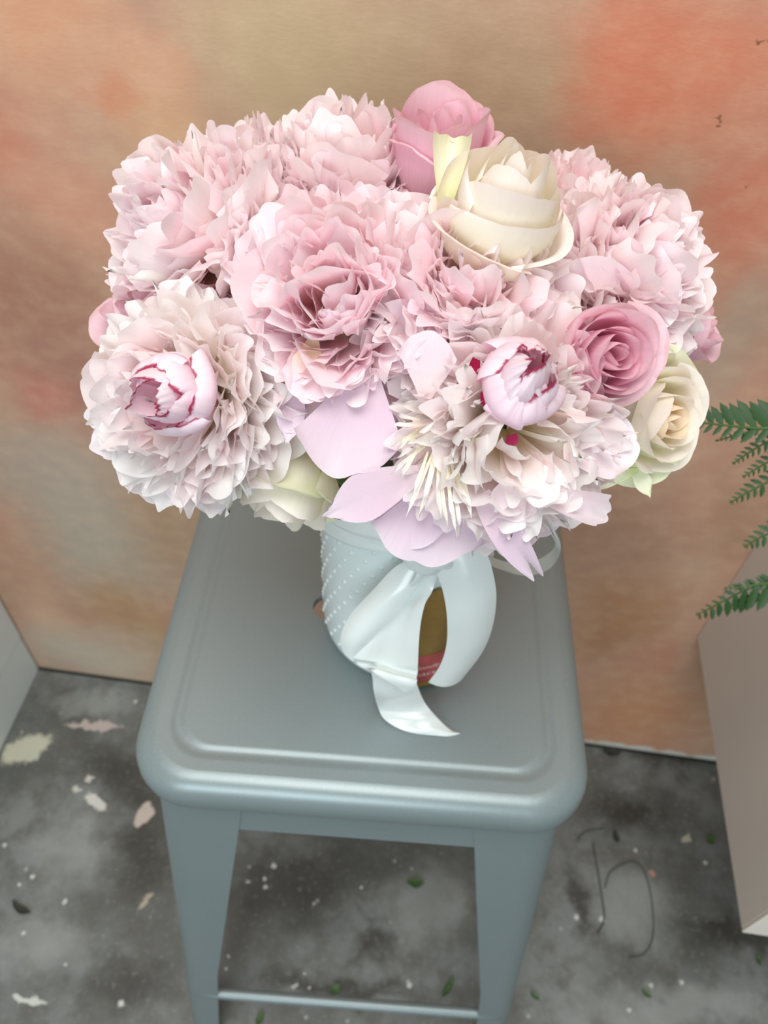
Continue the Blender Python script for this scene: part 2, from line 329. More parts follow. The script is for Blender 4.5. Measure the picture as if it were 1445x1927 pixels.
# ------------------------------------------------------------------ materials of the setting
def wall_material():
    m, nt, b, out = new_mat('painted_cloud_wall')
    v = objcoord(nt)
    sep = node(nt, 'ShaderNodeSeparateXYZ'); nt.links.new(v, sep.inputs[0])
    cmb = node(nt, 'ShaderNodeCombineXYZ')
    nt.links.new(sep.outputs[0], cmb.inputs[0]); nt.links.new(sep.outputs[2], cmb.inputs[1])
    flat = cmb.outputs[0]
    nz = noise_n(nt, flat, 7.0, 3, 0.55, color=True)
    warp = vmath(nt, 'MULTIPLY', vmath(nt, 'SUBTRACT', nz, (0.5, 0.5, 0.5)), (0.13, 0.13, 0))
    wv = vmath(nt, 'ADD', flat, warp)
    col = mix(nt, maprange(nt, noise_n(nt, flat, 4.0, 3), 0.35, 0.65), lin(WALL_A), lin(WALL_B))
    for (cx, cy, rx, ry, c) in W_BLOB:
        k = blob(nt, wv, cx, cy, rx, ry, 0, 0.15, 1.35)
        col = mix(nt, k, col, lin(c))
    # brushy mottling
    mp = node(nt, 'ShaderNodeMapping'); nt.links.new(flat, mp.inputs[0]); mp.inputs['Scale'].default_value = (34, 46, 1)
    br = noise_n(nt, mp.outputs[0], 1.0, 6, 0.6)
    col = mix(nt, maprange(nt, br, 0.35, 0.75, 0.0, 0.16), col, lin((0.92, 0.80, 0.66)))
    fine = vmath(nt, 'ADD', flat, vmath(nt, 'MULTIPLY', vmath(nt, 'SUBTRACT', noise_n(nt, flat, 60, 3, 0.6, color=True), (0.5,)*3), (0.03, 0.03, 0)))
    for (cx, cy, rx, ry, c) in W_MARK:
        col = mix(nt, math_n(nt, 'MULTIPLY', blob(nt, fine, cx, cy, rx, ry, 0, 0.4, 1.1), 0.75), col, lin((0.42, 0.24, 0.16)))
    for (cx, cy, rx, ry, c) in W_BARE:
        col = mix(nt, blob(nt, fine, cx, 0.0, rx*1.3, 0.022, 0, 0.6, 1.0), col, lin((0.80, 0.79, 0.74)))
    nt.links.new(col, b.inputs['Base Color'])
    b.inputs['Roughness'].default_value = 0.62
    mp2 = node(nt, 'ShaderNodeMapping'); nt.links.new(flat, mp2.inputs[0]); mp2.inputs['Scale'].default_value = (150, 320, 1)
    bump(nt, b, noise_n(nt, mp2.outputs[0], 1.0, 5, 0.6), 0.22, 0.0012)
    return m

def floor_material():
    m, nt, b, out = new_mat('stained_concrete')
    v = objcoord(nt)
    n1 = noise_n(nt, v, 5, 7, 0.62); n2 = noise_n(nt, v, 26, 6, 0.65); n3 = noise_n(nt, v, 140, 4, 0.6)
    col = mix(nt, maprange(nt, n1, 0.36, 0.64), lin((0.35, 0.36, 0.345)), lin((0.49, 0.505, 0.495)))
    col = mix(nt, maprange(nt, n2, 0.40, 0.66, 0.0, 0.75), col, lin((0.35, 0.345, 0.32)))
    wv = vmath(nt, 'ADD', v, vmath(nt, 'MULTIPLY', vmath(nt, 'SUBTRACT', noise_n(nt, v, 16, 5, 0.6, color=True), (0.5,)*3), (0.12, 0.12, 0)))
    for (cx, cy, rx, ry, a) in F_PALE_LIT:
        col = mix(nt, math_n(nt, 'MULTIPLY', blob(nt, wv, cx, cy, rx, ry, a, 0.2, 1.25), 0.55), col, lin((0.63, 0.645, 0.63)))
    for (cx, cy, rx, ry, a) in F_STAIN_SHADE:
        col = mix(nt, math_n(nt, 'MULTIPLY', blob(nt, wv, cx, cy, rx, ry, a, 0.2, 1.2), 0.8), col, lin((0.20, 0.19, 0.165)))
    col = mix(nt, maprange(nt, n3, 0.55, 0.75, 0.0, 0.35), col, lin((0.66, 0.66, 0.63)))
    fv = vmath(nt, 'ADD', v, vmath(nt, 'MULTIPLY', vmath(nt, 'SUBTRACT', noise_n(nt, v, 45, 4, 0.6, color=True), (0.5,)*3), (0.035, 0.035, 0)))
    cols = [(0.78, 0.78, 0.70), (0.74, 0.69, 0.66), (0.84, 0.83, 0.80), (0.8, 0.78, 0.74), (0.8, 0.78, 0.74), (0.80, 0.74, 0.70), (0.70, 0.65, 0.58), (0.82, 0.83, 0.80), (0.72, 0.71, 0.62)]
    for (cx, cy, rx, ry, a), c in zip(F_CREAM, cols):
        col = mix(nt, math_n(nt, 'MULTIPLY', blob(nt, fv, cx, cy, rx, ry, a, 0.75, 1.1), 0.9), col, lin(c))
    dv = vmath(nt, 'ADD', v, vmath(nt, 'MULTIPLY', vmath(nt, 'SUBTRACT', noise_n(nt, v, 220, 2, 0.5, color=True), (0.5,)*3), (0.006, 0.006, 0)))
    for i, (cx, cy, rx, ry, a) in enumerate(F_DOTS):
        c = (0.80, 0.58, 0.50) if i == 8 else (0.86, 0.87, 0.84)
        col = mix(nt, math_n(nt, 'MULTIPLY', blob(nt, dv, cx, cy, rx*.8, rx*.8, 0, 0.4, 1.1), 0.8), col, lin(c))
    vo = node(nt, 'ShaderNodeTexVoronoi'); vo.inputs['Scale'].default_value = 38; nt.links.new(v, vo.inputs['Vector'])
    sc = node(nt, 'ShaderNodeSeparateColor'); nt.links.new(vo.outputs['Color'], sc.inputs[0])
    spk = math_n(nt, 'MULTIPLY', maprange(nt, vo.outputs['Distance'], 0.07, 0.13, 1.0, 0.0), maprange(nt, sc.outputs[0], 0.86, 0.88))
    col = mix(nt, math_n(nt, 'MULTIPLY', spk, 0.55), col, lin((0.74, 0.74, 0.70)))
    nt.links.new(col, b.inputs['Base Color'])
    nt.links.new(maprange(nt, n1, 0.3, 0.7, 0.38, 0.6), b.inputs['Roughness'])
    bump(nt, b, n2, 0.25, 0.002)
    return m

def stool_material():
    m, nt, b, out = new_mat('silver_painted_metal')
    v = objcoord(nt)
    n = noise_n(nt, v, 9, 4); fl = noise_n(nt, v, 900, 2)
    col = mix(nt, n, lin((0.50, 0.555, 0.56)), lin((0.54, 0.585, 0.59)))
    col = mix(nt, maprange(nt, fl, 0.5, 0.8, 0, 0.25), col, lin((0.66, 0.71, 0.72)))
    nt.links.new(col, b.inputs['Base Color'])
    b.inputs['Metallic'].default_value = 0.3
    b.inputs['Roughness'].default_value = 0.37
    bump(nt, b, n, 0.06, 0.002)
    return m

def petal_material(name, base, low, mid, tip, transl=0.45, edge=None, edge_amt=1.0, vein=0.07, rough=0.5):
    m, nt, b, out = new_mat(name)
    uv = node(nt, 'ShaderNodeUVMap').outputs[0]
    sep = node(nt, 'ShaderNodeSeparateXYZ'); nt.links.new(uv, sep.inputs[0])
    oi = node(nt, 'ShaderNodeObjectInfo')
    vv = math_n(nt, 'ADD', sep.outputs[1], math_n(nt, 'MULTIPLY', math_n(nt, 'SUBTRACT', oi.outputs['Random'], 0.5), 0.30))
    col = ramp(nt, vv, [(0.05, lin(base)), (0.32, lin(low)), (0.62, lin(mid)), (0.95, lin(tip))])
    # fine veins running along the petal
    mp = node(nt, 'ShaderNodeMapping'); nt.links.new(uv, mp.inputs[0]); mp.inputs['Scale'].default_value = (26, 1.6, 1)
    ve = noise_n(nt, mp.outputs[0], 1.0, 3, 0.55)
    col = mix(nt, maprange(nt, ve, 0.35, 0.7, 0, vein), col, lin(tuple(x*0.86+0.02 for x in mid)))
    if edge:
        n = noise_n(nt, uv, 3.5, 4, 0.6)
        e = math_n(nt, 'ADD', sep.outputs[1], math_n(nt, 'MULTIPLY', math_n(nt, 'SUBTRACT', n, 0.5), 0.22))
        k = math_n(nt, 'MULTIPLY', maprange(nt, e, 0.945, 0.985), edge_amt)
        col = mix(nt, k, col, lin(edge))
    nt.links.new(col, b.inputs['Base Color'])
    b.inputs['Roughness'].default_value = rough
    b.inputs['Specular IOR Level'].default_value = 0.3
    bump(nt, b, ve, 0.18, 0.001)
    tr = node(nt, 'ShaderNodeBsdfTranslucent'); nt.links.new(col, tr.inputs[0])
    mx = node(nt, 'ShaderNodeMixShader'); mx.inputs[0].default_value = transl
    nt.links.new(b.outputs[0], mx.inputs[1]); nt.links.new(tr.outputs[0], mx.inputs[2])
    nt.links.new(mx.outputs[0], out.inputs[0])
    return m

WALL_A = (0.72, 0.58, 0.48); WALL_B = (0.74, 0.56, 0.47)
M_wall = wall_material()
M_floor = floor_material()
M_stool = stool_material()
M_white = simple('white_board_paint', (0.88, 0.92, 0.92), 0.5, 0.02, 12)
M_cab = simple('warm_white_laminate', (0.82, 0.78, 0.74), 0.5, 0.02, 10)
M_cab_lit = simple('laminate_lit_front', (0.90, 0.865, 0.82), 0.5, 0.02, 10)  # lighter laminate copy; the lit front's brightness is put into the colour
M_gap = simple('dark_joint', (0.12, 0.12, 0.11), 0.9)

# ------------------------------------------------------------------ the setting
WY = -0.06878; WO = Vector((0, 0.25929, 0))
WM = Matrix.Translation(WO) @ Matrix.Rotation(WY, 4, 'Z')
CORNER = -0.564; BOXS = 0.4168
wall = link('wall_back', box_mesh('wall_back', -1.6, 1.6, 0, 0.08, -0.02, 2.6, M_wall), None, WM)
tag(wall, kind='structure')
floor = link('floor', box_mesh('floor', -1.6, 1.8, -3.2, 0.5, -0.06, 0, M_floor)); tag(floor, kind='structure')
trim = link('trim_1', box_mesh('trim_1', -1.6, 1.6, -0.0035, 0.002, 0, 0.004, M_gap), None, WM); tag(trim, kind='structure')

# white panel unit at the left edge, standing on the floor against the wall
pu = empty('panel_cabinet', WM @ Matrix.Translation((CORNER-0.25, -0.45, 0)), 'white flat-sided cabinet standing on the floor at the left edge of the wall', 'cabinet')
link('body', box_mesh('body', -0.20, 0.25, -0.35, 0.448, 0.105, 0.95, M_white, 0.002), pu)
link('plinth', box_mesh('plinth', -0.20, 0.2485, -0.35, 0.448, 0.0, 0.102, M_white, 0.002), pu)

# wall-hung cabinet on the right
wc = empty('wall_cabinet', WM @ Matrix.Translation((BOXS, 0, 0.342)), 'pale wall-hung cabinet floating above the floor at the right edge, under the fern', 'cabinet')
link('body', box_mesh('body', 0, 0.5, -0.3495, 0, 0, 0.36, M_cab, 0.002), wc)
link('lit_front', box_mesh('lit_front', 0.0, 0.5, -0.3520, -0.3496, 0.0, 0.36, M_cab_lit, 0.002), wc)  # thin sheet that carries the lit front colour

# ------------------------------------------------------------------ stool
def rrect(half, rad, z, n=8):
    pts = []
    for cx, cy, a0 in ((1, 1, 0), (-1, 1, PI/2), (-1, -1, PI), (1, -1, 1.5*PI)):
        for k in range(n+1):
            a = a0 + PI/2*k/n
            pts.append(Vector((cx*(half-rad)+rad*math.cos(a), cy*(half-rad)+rad*math.sin(a), z)))
    return pts

stool = empty('stool', Matrix.Identity(4), 'square silver-grey metal stool with rounded seat edge under the vase of flowers', 'stool')
def make_seat():
    prof = [(0.02, .01, -.006), (.10, .03, -.006), (.1455, .036, -.006), (.1465, .036, -.0375), (.1495, .038, -.039), (.1522, .040, -.0375), (.1550, .041, -.030),
            (.1562, .042, -.021), (.1558, .042, -.014), (.1540, .041, -.0080), (.1505, .040, -.0035), (.1462, .037, -.0010), (.141, .034, 0), (.1335, .028, 0),
            (.1316, .027, -.0002), (.1300, .026, -.0008), (.1279, .025, -.0010), (.1258, .024, -.0008), (.1242, .023, -.0002), (.1222, .022, 0), (.07, .02, 0), (0.02, .01, 0)]
    V = []
    for h_, r_, z in prof: V += [p+Vector((0, 0, H)) for p in rrect(h_, r_, z)]
    nc = len(V)//len(prof)
    F = grid_faces(len(prof), nc, True)
    F.append(tuple(range(nc-1, -1, -1))); F.append(tuple(range(len(V)-nc, len(V))))
    me = mesh_from('seat', V, F, M_stool)
    o = link('seat', me, stool)
    # the little drain hole, cut through the plate
    bm = bmesh.new()
    bmesh.ops.create_cone(bm, cap_ends=True, segments=32, radius1=0.0112, radius2=0.0112, depth=0.03, matrix=Matrix.Translation((-0.0352, -0.0058, H)))
    cme = bpy.data.meshes.new('cut'); bm.to_mesh(cme); bm.free()
    c = bpy.data.objects.new('cut', cme); COL.objects.link(c)
    md = o.modifiers.new('hole', 'BOOLEAN'); md.operation = 'DIFFERENCE'; md.object = c; md.solver = 'EXACT'
    dg = bpy.context.evaluated_depsgraph_get()
    nm = bpy.data.meshes.new_from_object(o.evaluated_get(dg))
    o.modifiers.clear(); o.data = nm; nm.name = 'seat'
    for p in nm.polygons:
        if abs(p.normal.z) > .9999: p.use_smooth = False
        if abs(p.normal.z) < .01 and (Vector((p.center.x+.0352, p.center.y+.0058))).length < .013: p.use_smooth = False
    bpy.data.objects.remove(c); bpy.data.meshes.remove(cme)
    return o
make_seat()
T0, TS = 0.142, 0.08
def leg_half(z): return T0 + TS*(H-z)
def leg_mesh(sx, sy):
    zs = [H-.035, H-.06, H-.088, H-.12, H-.25, H-.45, 0.0]
    V = []; rows = 0
    for z in zs:
        d = H-z; h = leg_half(z); wing = .066 - .064*min(d-.03, .47); rad = .026 - .014*d
        th = .0018
        outer = [Vector((h-wing, h, z))]
        outer += [Vector((h-rad+rad*math.sin(a*PI/16), h-rad+rad*math.cos(a*PI/16), z)) for a in range(9)]
        outer += [Vector((h, h-wing, z))]
        ri = rad-th
        inner = [Vector((h-th, h-wing, z))]
        inner += [Vector((h-rad+ri*math.sin(a*PI/16), h-rad+ri*math.cos(a*PI/16), z)) for a in range(8, -1, -1)]
        inner += [Vector((h-wing, h-th, z))]
        ring = outer+inner
        for p in ring: V.append(Vector((p.x*sx, p.y*sy, p.z)))
        nc = len(ring)
    F = grid_faces(len(zs), nc, True)
    F.append(tuple(range(nc-1, -1, -1))); F.append(tuple(range(len(V)-nc, len(V))))
    me = mesh_from('leg', V, F, M_stool, smooth=True)
    bm = bmesh.new(); bm.from_mesh(me); bmesh.ops.recalc_face_normals(bm, faces=bm.faces[:])
    for e in bm.edges:
        if len(e.link_faces) == 2 and e.calc_face_angle() > 0.7: e.smooth = False
    bm.to_mesh(me); bm.free()
    return me
for sx in (-1, 1):
    for sy in (-1, 1):
        link('leg', leg_mesh(sx, sy), stool)
def apron_mesh():
    V = []
    zs = (H-.036, H-.0735)
    rows = []
    for z, inw in ((H-.036, 0), (H-.040, 0), (H-.0868, 0), (H-.088, .0008), (H-.088, .0022), (H-.036, .0022)):
        y = -(leg_half(z)-.0012-inw); w_ = leg_half(z)-.059
        rows.append([Vector((x, y, z)) for x in (-w_, -w_/2, 0, w_/2, w_)])
    for r in rows: V += r
    return mesh_from('apron', V, grid_faces(6, 5), M_stool, smooth=False)
ap = apron_mesh()
M_seam = simple('dark_seam', (0.16, 0.19, 0.19), 0.8)  # dark slits at the joints of apron and legs
for k in range(4):
    a_ = link('apron', ap, stool, Matrix.Rotation(k*PI/2, 4, 'Z'))
    for sx in (-1, 1):
        x = sx*(leg_half(H-.05)-.0655); y = -(leg_half(H-.05)-.0006)
        link('seam', box_mesh('seam', x-.0009, x+.0009, y-.0002, y+.0016, H-.056, H-.040, M_seam), a_)
def rail_mesh():
    z = H-.53; y = -(leg_half(z)-.004); L = leg_half(z)-.012
    pts = []; V = []
    n = 25
    for i in range(n):
        t = -1+2*i/(n-1); x = t*L
        k = min(1.0, max(0.0, (1-abs(t))/0.20)); k = k*k*(3-2*k)
        a, b_ = .0042+.0018*k, .0085-.0022*k     # flattened ends, round middle
        for j in range(12):
            an = 2*PI*j/12
            V.append(Vector((x, y+a*math.cos(an), z+b_*math.sin(an))))
    F = grid_faces(n, 12, True); F.append(tuple(range(11, -1, -1))); F.append(tuple(range(len(V)-12, len(V))))
    return mesh_from('foot_rail', V, F, M_stool)
rm = rail_mesh()
for k in range(4): link('foot_rail', rm, stool, Matrix.Rotation(k*PI/2, 4, 'Z'))

# ------------------------------------------------------------------ vase
VC = Vector((0.0205, -0.0125, H)); VR = 0.0575
M_milk = simple('milk_glass', (0.86, 0.90, 0.895), 0.22, 0.01, 20)
M_kraft = simple('kraft_card', (0.55, 0.43, 0.20), 0.6, 0.10, 120)
M_gold = simple('gold_band', (0.62, 0.53, 0.20), 0.4, 0.06, 60)
M_coral = simple('coral_band', (0.74, 0.34, 0.33), 0.55, 0.05, 60)
M_print = simple('white_print', (0.90, 0.82, 0.80), 0.6, 0.02, 20)
vase = empty('vase', Matrix.Translation(VC), 'white hobnail milk glass cylinder vase standing on the grey stool', 'vase')
prof = [(0, .0), (.040, 0), (.049, .0015), (.0545, .006), (.0568, .013), (VR, .022), (VR, .06), (VR, .12), (VR, .168), (.0568, .172), (.0548, .172), (.054, .165), (.054, .05), (.054, .012), (.03, .006), (0, .006)]
V = []
for r, z in prof:
    for k in range(64): V.append((r*math.cos(2*PI*k/64), r*math.sin(2*PI*k/64), z))
link('body', mesh_from('body', V, grid_faces(len(prof), 64, True), M_milk), vase)
V, F = [], []
for row in range(13):
    z = .022 + row*.0115
    for k in range(34):
        a = 2*PI*(k+0.5*(row % 2))/34
        c = Vector((VR*math.cos(a), VR*math.sin(a), z)); nr = Vector((math.cos(a), math.sin(a), 0)); tg = Vector((-math.sin(a), math.cos(a), 0)); up = Vector((0, 0, 1))
        o0 = len(V)
        for ring, (rr, hh) in enumerate(((.0019, -.0003), (.0013, .0007))):
            for j in range(7):
                an = 2*PI*j/7
                V.append(c + nr*hh + rr*(tg*math.cos(an)+up*math.sin(an)))
        V.append(c+nr*.0010)
        for j in range(7):
            F.append((o0+j, o0+(j+1) % 7, o0+7+(j+1) % 7, o0+7+j)); F.append((o0+7+j, o0+7+(j+1) % 7, o0+14))
tag(link('hobnails', mesh_from('hobnails', V, F, M_milk), vase), kind='stuff')

# card label wrapped on the vase front
def arc_pt(a, z, r): return Vector((r*math.sin(a), -r*math.cos(a), z))
def label_patch(name, a0, a1, z0, z1, dr, mat, parent, cham=0.0, n=14):
    V = []
    for i in range(n+1):
        t = i/n; a = a0+(a1-a0)*t
        r = VR+.0026+dr+.006*max(0, (a-0.7))**1.5
        top = z1 - max(0, cham-(a-a0)*VR) - 1.4*max(0, 2*cham-(a1-a)*VR)
        V += [arc_pt(a, z0, r), arc_pt(a, top, r), arc_pt(a, top, r-.0007), arc_pt(a, z0, r-.0007)]
    return link(name, mesh_from(name, V, grid_faces(n+1, 4, True), mat, smooth=False), parent)
lab = label_patch('paper_label', -0.24, 1.38, .004, .122, 0, M_kraft, vase, .030)
tag(lab, 'brown card label with a coral band')
label_patch('coral_band', -0.24, 1.38, .0105, .046, .0004, M_coral, lab)
label_patch('gold_band', -0.24, 1.38, .004, .0098, .0004, M_gold, lab)
def text_on_vase(txt, size, a_mid, z, parent, shear=0.0):
    cu = bpy.data.curves.new('print', 'FONT'); cu.body = txt; cu.size = size; cu.align_x = 'CENTER'; cu.shear = shear; cu.resolution_u = 3
    o = bpy.data.objects.new('print', cu); COL.objects.link(o)
    me = bpy.data.meshes.new_from_object(o.evaluated_get(bpy.context.evaluated_depsgraph_get()))
    bpy.data.objects.remove(o)
    for v in me.vertices:
        a = a_mid + v.co.x/VR
        v.co = arc_pt(a, z+v.co.y, VR+.0026+.0010)
    me.materials.clear(); me.materials.append(M_print); me.name = 'printed_word'
    return link('printed_word', me, parent)
text_on_vase('londe', .0068, 0.335, .0300, lab, 0.35)
text_on_vase('eacs', .0082, 0.325, .0208, lab)

# ------------------------------------------------------------------ ribbon
def satin():
    m, nt, b, out = new_mat('white_satin')
    v = objcoord(nt)
    mp = node(nt, 'ShaderNodeMapping'); nt.links.new(v, mp.inputs[0]); mp.inputs['Scale'].default_value = (400, 400, 2000)
    f = noise_n(nt, mp.outputs[0], 1.0, 2)
    nt.links.new(mix(nt, f, lin((0.90, 0.935, 0.925)), lin((0.93, 0.955, 0.945))), b.inputs['Base Color'])
    b.inputs['Roughness'].default_value = 0.24; b.inputs['Specular IOR Level'].default_value = 0.8
    b.inputs['Sheen Weight'].default_value = 0.2
    tr = node(nt, 'ShaderNodeBsdfTranslucent'); tr.inputs[0].default_value = lin((0.88, 0.93, 0.92))
    mx = node(nt, 'ShaderNodeMixShader'); mx.inputs[0].default_value = 0.15
    nt.links.new(b.outputs[0], mx.inputs[1]); nt.links.new(tr.outputs[0], mx.inputs[2]); nt.links.new(mx.outputs[0], out.inputs[0])
    return m
M_satin = satin()
ribbon = empty('ribbon', Matrix.Translation(VC+Vector((0, -VR-.006, .15))), 'white satin ribbon tied around the vase neck with a bow and trailing tails', 'ribbon')
RI = ribbon.matrix_world.inverted()
def strip(name, rows, crown=0.003, n=7, nc=9, fold=None):
    L = catmull([r[0] for r in rows], n); R_ = catmull([r[1] for r in rows], n)
    V = []
    for i, (a, b_) in enumerate(zip(L, R_)):
        t = L[min(i+1, len(L)-1)]-L[max(i-1, 0)]
        nr = (b_-a).cross(t)
        if nr.length > 1e-9: nr.normalize()
        if nr.y > 0: nr = -nr
        w_ = (b_-a).length
        for j in range(nc):
            u = j/(nc-1)
            bulge = crown*min(1, w_/.03)*(1-(2*u-1)**2)
            if fold: bulge += fold(i/(len(L)-1), u)
            V.append(RI @ (a.lerp(b_, u) + nr*bulge))
    me = mesh_from(name, V, grid_faces(len(L), nc), M_satin)
    o = link(name, me, ribbon)
    return o
strip('bow_loop', RB['loop_left'], .006)
strip('tail', RB['tail_bright'], .004, fold=lambda t, u: .004*math.sin(u*PI*2.2+1.0)*t*(1-t)*3)
strip('tail', RB['tail_lower'], .003)
strip('tail', RB['tail_right'], .005)
strip('bow_loop', RB['loop_right'], .001)
# the band around the neck, pulled up to the knot at the front
V = []; nb = 72; ncb = 11
for i in range(nb+1):
    a = 2*PI*i/nb
    fr = 0.5+0.5*math.cos(a-0.3); side = math.cos(a-0.3)
    zb = .122+.040*fr**2; wd = .044-.010*fr
    for j in range(ncb):
        u = j/(ncb-1)
        r = VR+.0046+.0036*math.sin(u*PI*5.0+1.3*math.sin(a))*(0.4+0.6*math.sin(u*PI)) + .001*math.sin(3*a+u*4)
        r = max(r, VR+.0021)
        if zb+u*wd > .168: r -= .0
        V.append(RI @ (VC + arc_pt(a, zb+u*wd, r)))
link('neck_band', mesh_from('neck_band', V, grid_faces(nb+1, ncb), M_satin), ribbon)
bm = bmesh.new(); bmesh.ops.create_icosphere(bm, subdivisions=3, radius=1)
for v in bm.verts:
    d = v.co.copy(); k = 1+.12*math.sin(6*d.z+3*d.x)
    v.co = RI @ (Vector((.0305, -.083, H+.172)) + Vector((d.x*.014*k, d.y*.009*k, d.z*.012*k)))
me = bpy.data.meshes.new('knot'); bm.to_mesh(me); bm.free(); me.materials.append(M_satin)
me.polygons.foreach_set('use_smooth', [True]*len(me.polygons)); link('knot', me, ribbon)

# ------------------------------------------------------------------ petals of the peonies
PK = {  # half width, cup, notch depth, ruffle, side drop
 'broad':  (.40, .26, .06, .022, .34), 'ruffle': (.185, .26, .17, .026, .14), 'point': (.26, .16, .06, .02, .10), 'strip': (.42, .12, .10, .02, .05),
 'narrow': (.070, .10, .12, .02, .10), 'tube': (.40, 1.0, .07, .03, .20), 'heart': (.25, .30, .10, .024, .18), 'frill': (.30, .22, .15, .045, .16)}
def petal_verts(kind, seed, nu=18, nv=12):
    """unit-length petal along +Z, width along Y, inner face towards -X"""
    rg = random.Random(seed)
    W, cup, nd, ruff, drop = PK[kind]
    cup *= rg.uniform(.6, 1.3); nd *= rg.uniform(.6, 1.35)
    bend = rg.uniform(-.03, .15); curl = rg.uniform(-.12, .12)
    ph = [rg.uniform(0, 6.28) for _ in range(6)]
    lob = rg.choice((1.6, 2.2, 2.8, 3.4)) if kind not in ('broad', 'tube') else rg.choice((2.2, 3.0, 4.0))
    twist = rg.uniform(-.35, .35) if kind in ('ruffle', 'narrow', 'strip', 'frill') else rg.uniform(-.15, .15)
    skew = rg.uniform(-.10, .10)
    if kind == 'narrow': nu = 4
    if kind in ('strip', 'point'): nu = 10
    V, UV = [], []
    for i in range(nv+1):
        v = i/nv
        for j in range(nu+1):
            u = -1+2*j/nu
            if kind == 'point': wv = W*(.30+.70*math.sin(min(1, v*1.25)*PI/2))*(1-.80*max(0, (v-.5)/.5)**1.7)
            elif kind == 'strip': wv = W*(.45+.55*math.sin(v*PI*.9))*(1-.45*v)
            elif kind == 'narrow': wv = W*(.5+.7*v)*(1-.75*max(0, (v-.7)/.3)**2)
            elif kind == 'ruffle': wv = W*(.28+.72*math.sin(min(1.0, v*1.05)*PI/2)**1.4)*(1+.25*v**4)
            else: wv = W*(.22+.78*math.sin(min(1.0, v*1.12)*PI/2)**1.15)
            e = 1 - drop*abs(u)**2.2
            tooth = 1-abs(math.sin(u*lob+ph[0]))**.65
            e -= nd*(.85*tooth + .30*(.5+.5*math.sin(u*8+ph[1])))
            if kind == 'heart': e -= .14*math.exp(-(u/.22)**2)
            if kind == 'strip': e -= .16*math.exp(-(u/.35)**2)
            z = v*(1+(e-1)*v**2)
            y = wv*u + skew*v*v
            x = bend*math.sin(v*PI) + curl*v**3 - cup*wv*u*u*(.35+.65*v)
            x += ruff*v**2*math.sin(u*3.6+ph[2]) + ruff*.6*v**4*math.sin(u*8.0+ph[3])
            a = twist*v
            V.append(Vector((x*math.cos(a)-y*math.sin(a), x*math.sin(a)+y*math.cos(a), z)))
            UV.append((.5+.5*u, v))
    return V, grid_faces(nv+1, nu+1), UV

PM = {}
def petal_mesh(kind, idx, mat):
    key = (kind, idx, mat.name)
    if key not in PM:
        V, F, UV = petal_verts(kind, hash_seed(kind, idx))
        PM[key] = mesh_from('petal', V, F, mat, uvs=UV)
    return PM[key]
def hash_seed(kind, idx): return sum(ord(c) for c in kind)*101 + idx*17 + 5
NVAR = {'broad': 6, 'ruffle': 9, 'point': 5, 'strip': 5, 'narrow': 6, 'tube': 3, 'heart': 6, 'frill': 6}

CR = (0.66, 0.06, 0.30)
MP = {
 'pink':  petal_material('peony_pink', (.965, .91, .75), (.988, .885, .862), (.988, .89, .912), (.993, .955, .966)),
 'blush': petal_material('peony_blush', (.965, .915, .74), (.985, .92, .865), (.988, .925, .925), (.994, .968, .972)),
 'white': petal_material('peony_cream_white', (.965, .92, .76), (.985, .95, .89), (.988, .958, .945), (.994, .985, .982)),
 'lilac': petal_material('peony_lilac_guard', (.90, .82, .85), (.885, .785, .845), (.885, .80, .86), (.915, .855, .90), .30),
 'plain': petal_material('peony_pale_guard', (.965, .90, .90), (.965, .90, .92), (.97, .915, .94), (.98, .955, .97), .4),
 'cream': petal_material('peony_cream_filament', (.965, .945, .80), (.98, .965, .89), (.985, .975, .94), (.99, .985, .97)),
 'core':  petal_material('peony_core_crimson_edge', (.965, .78, .83), (.968, .81, .87), (.972, .865, .91), (.98, .92, .95), .3, edge=CR, edge_amt=.95),
 'crim':  petal_material('peony_crimson', (.74, .20, .40), (.70, .12, .34), (.66, .08, .30), (.62, .05, .28), .15),
}
M_stem = simple('stem_green', (0.44, 0.56, 0.28), 0.5, 0.1, 40)
M_sepal = simple('sepal_green', (0.66, 0.76, 0.48), 0.5, 0.08, 40)
BC = Vector((0.0205, -0.0125, H+0.255))

def stem_for(root, base, seed):
    rg = random.Random(seed)
    b_ = Vector(base); a = rg.uniform(0, 6.28); r = rg.uniform(.008, .030)
    foot = VC + Vector((r*math.cos(a), r*math.sin(a), .010))
    mid = VC + Vector((0.55*r*math.cos(a)+.25*(b_.x-VC.x), .55*r*math.sin(a)+.25*(b_.y-VC.y), .172))
    q = mid-VC; hr = math.hypot(q.x, q.y)
    if hr > .042: mid = VC + Vector((q.x*.042/hr, q.y*.042/hr, q.z))
    pts = catmull([b_, b_.lerp(mid, .5)+Vector((0, 0, -.012)), mid, foot], 4)
    inv = root.matrix_world.inverted()
    link('stem', tube_mesh('stem', [inv @ p for p in pts], .0026, M_stem, 6), root)

def local_petal(root, mesh, th, ph, L, tw, off, wy=1.0):
    m = Matrix.Rotation(ph, 4, 'Z') @ Matrix.Translation((off*math.sin(th), 0, off*math.cos(th)*.6)) @ Matrix.Rotation(th, 4, 'Y') @ Matrix.Rotation(tw, 4, 'Z') @ Matrix.Diagonal((L, L*wy, L, 1))
    return link('petal', mesh, root, m)

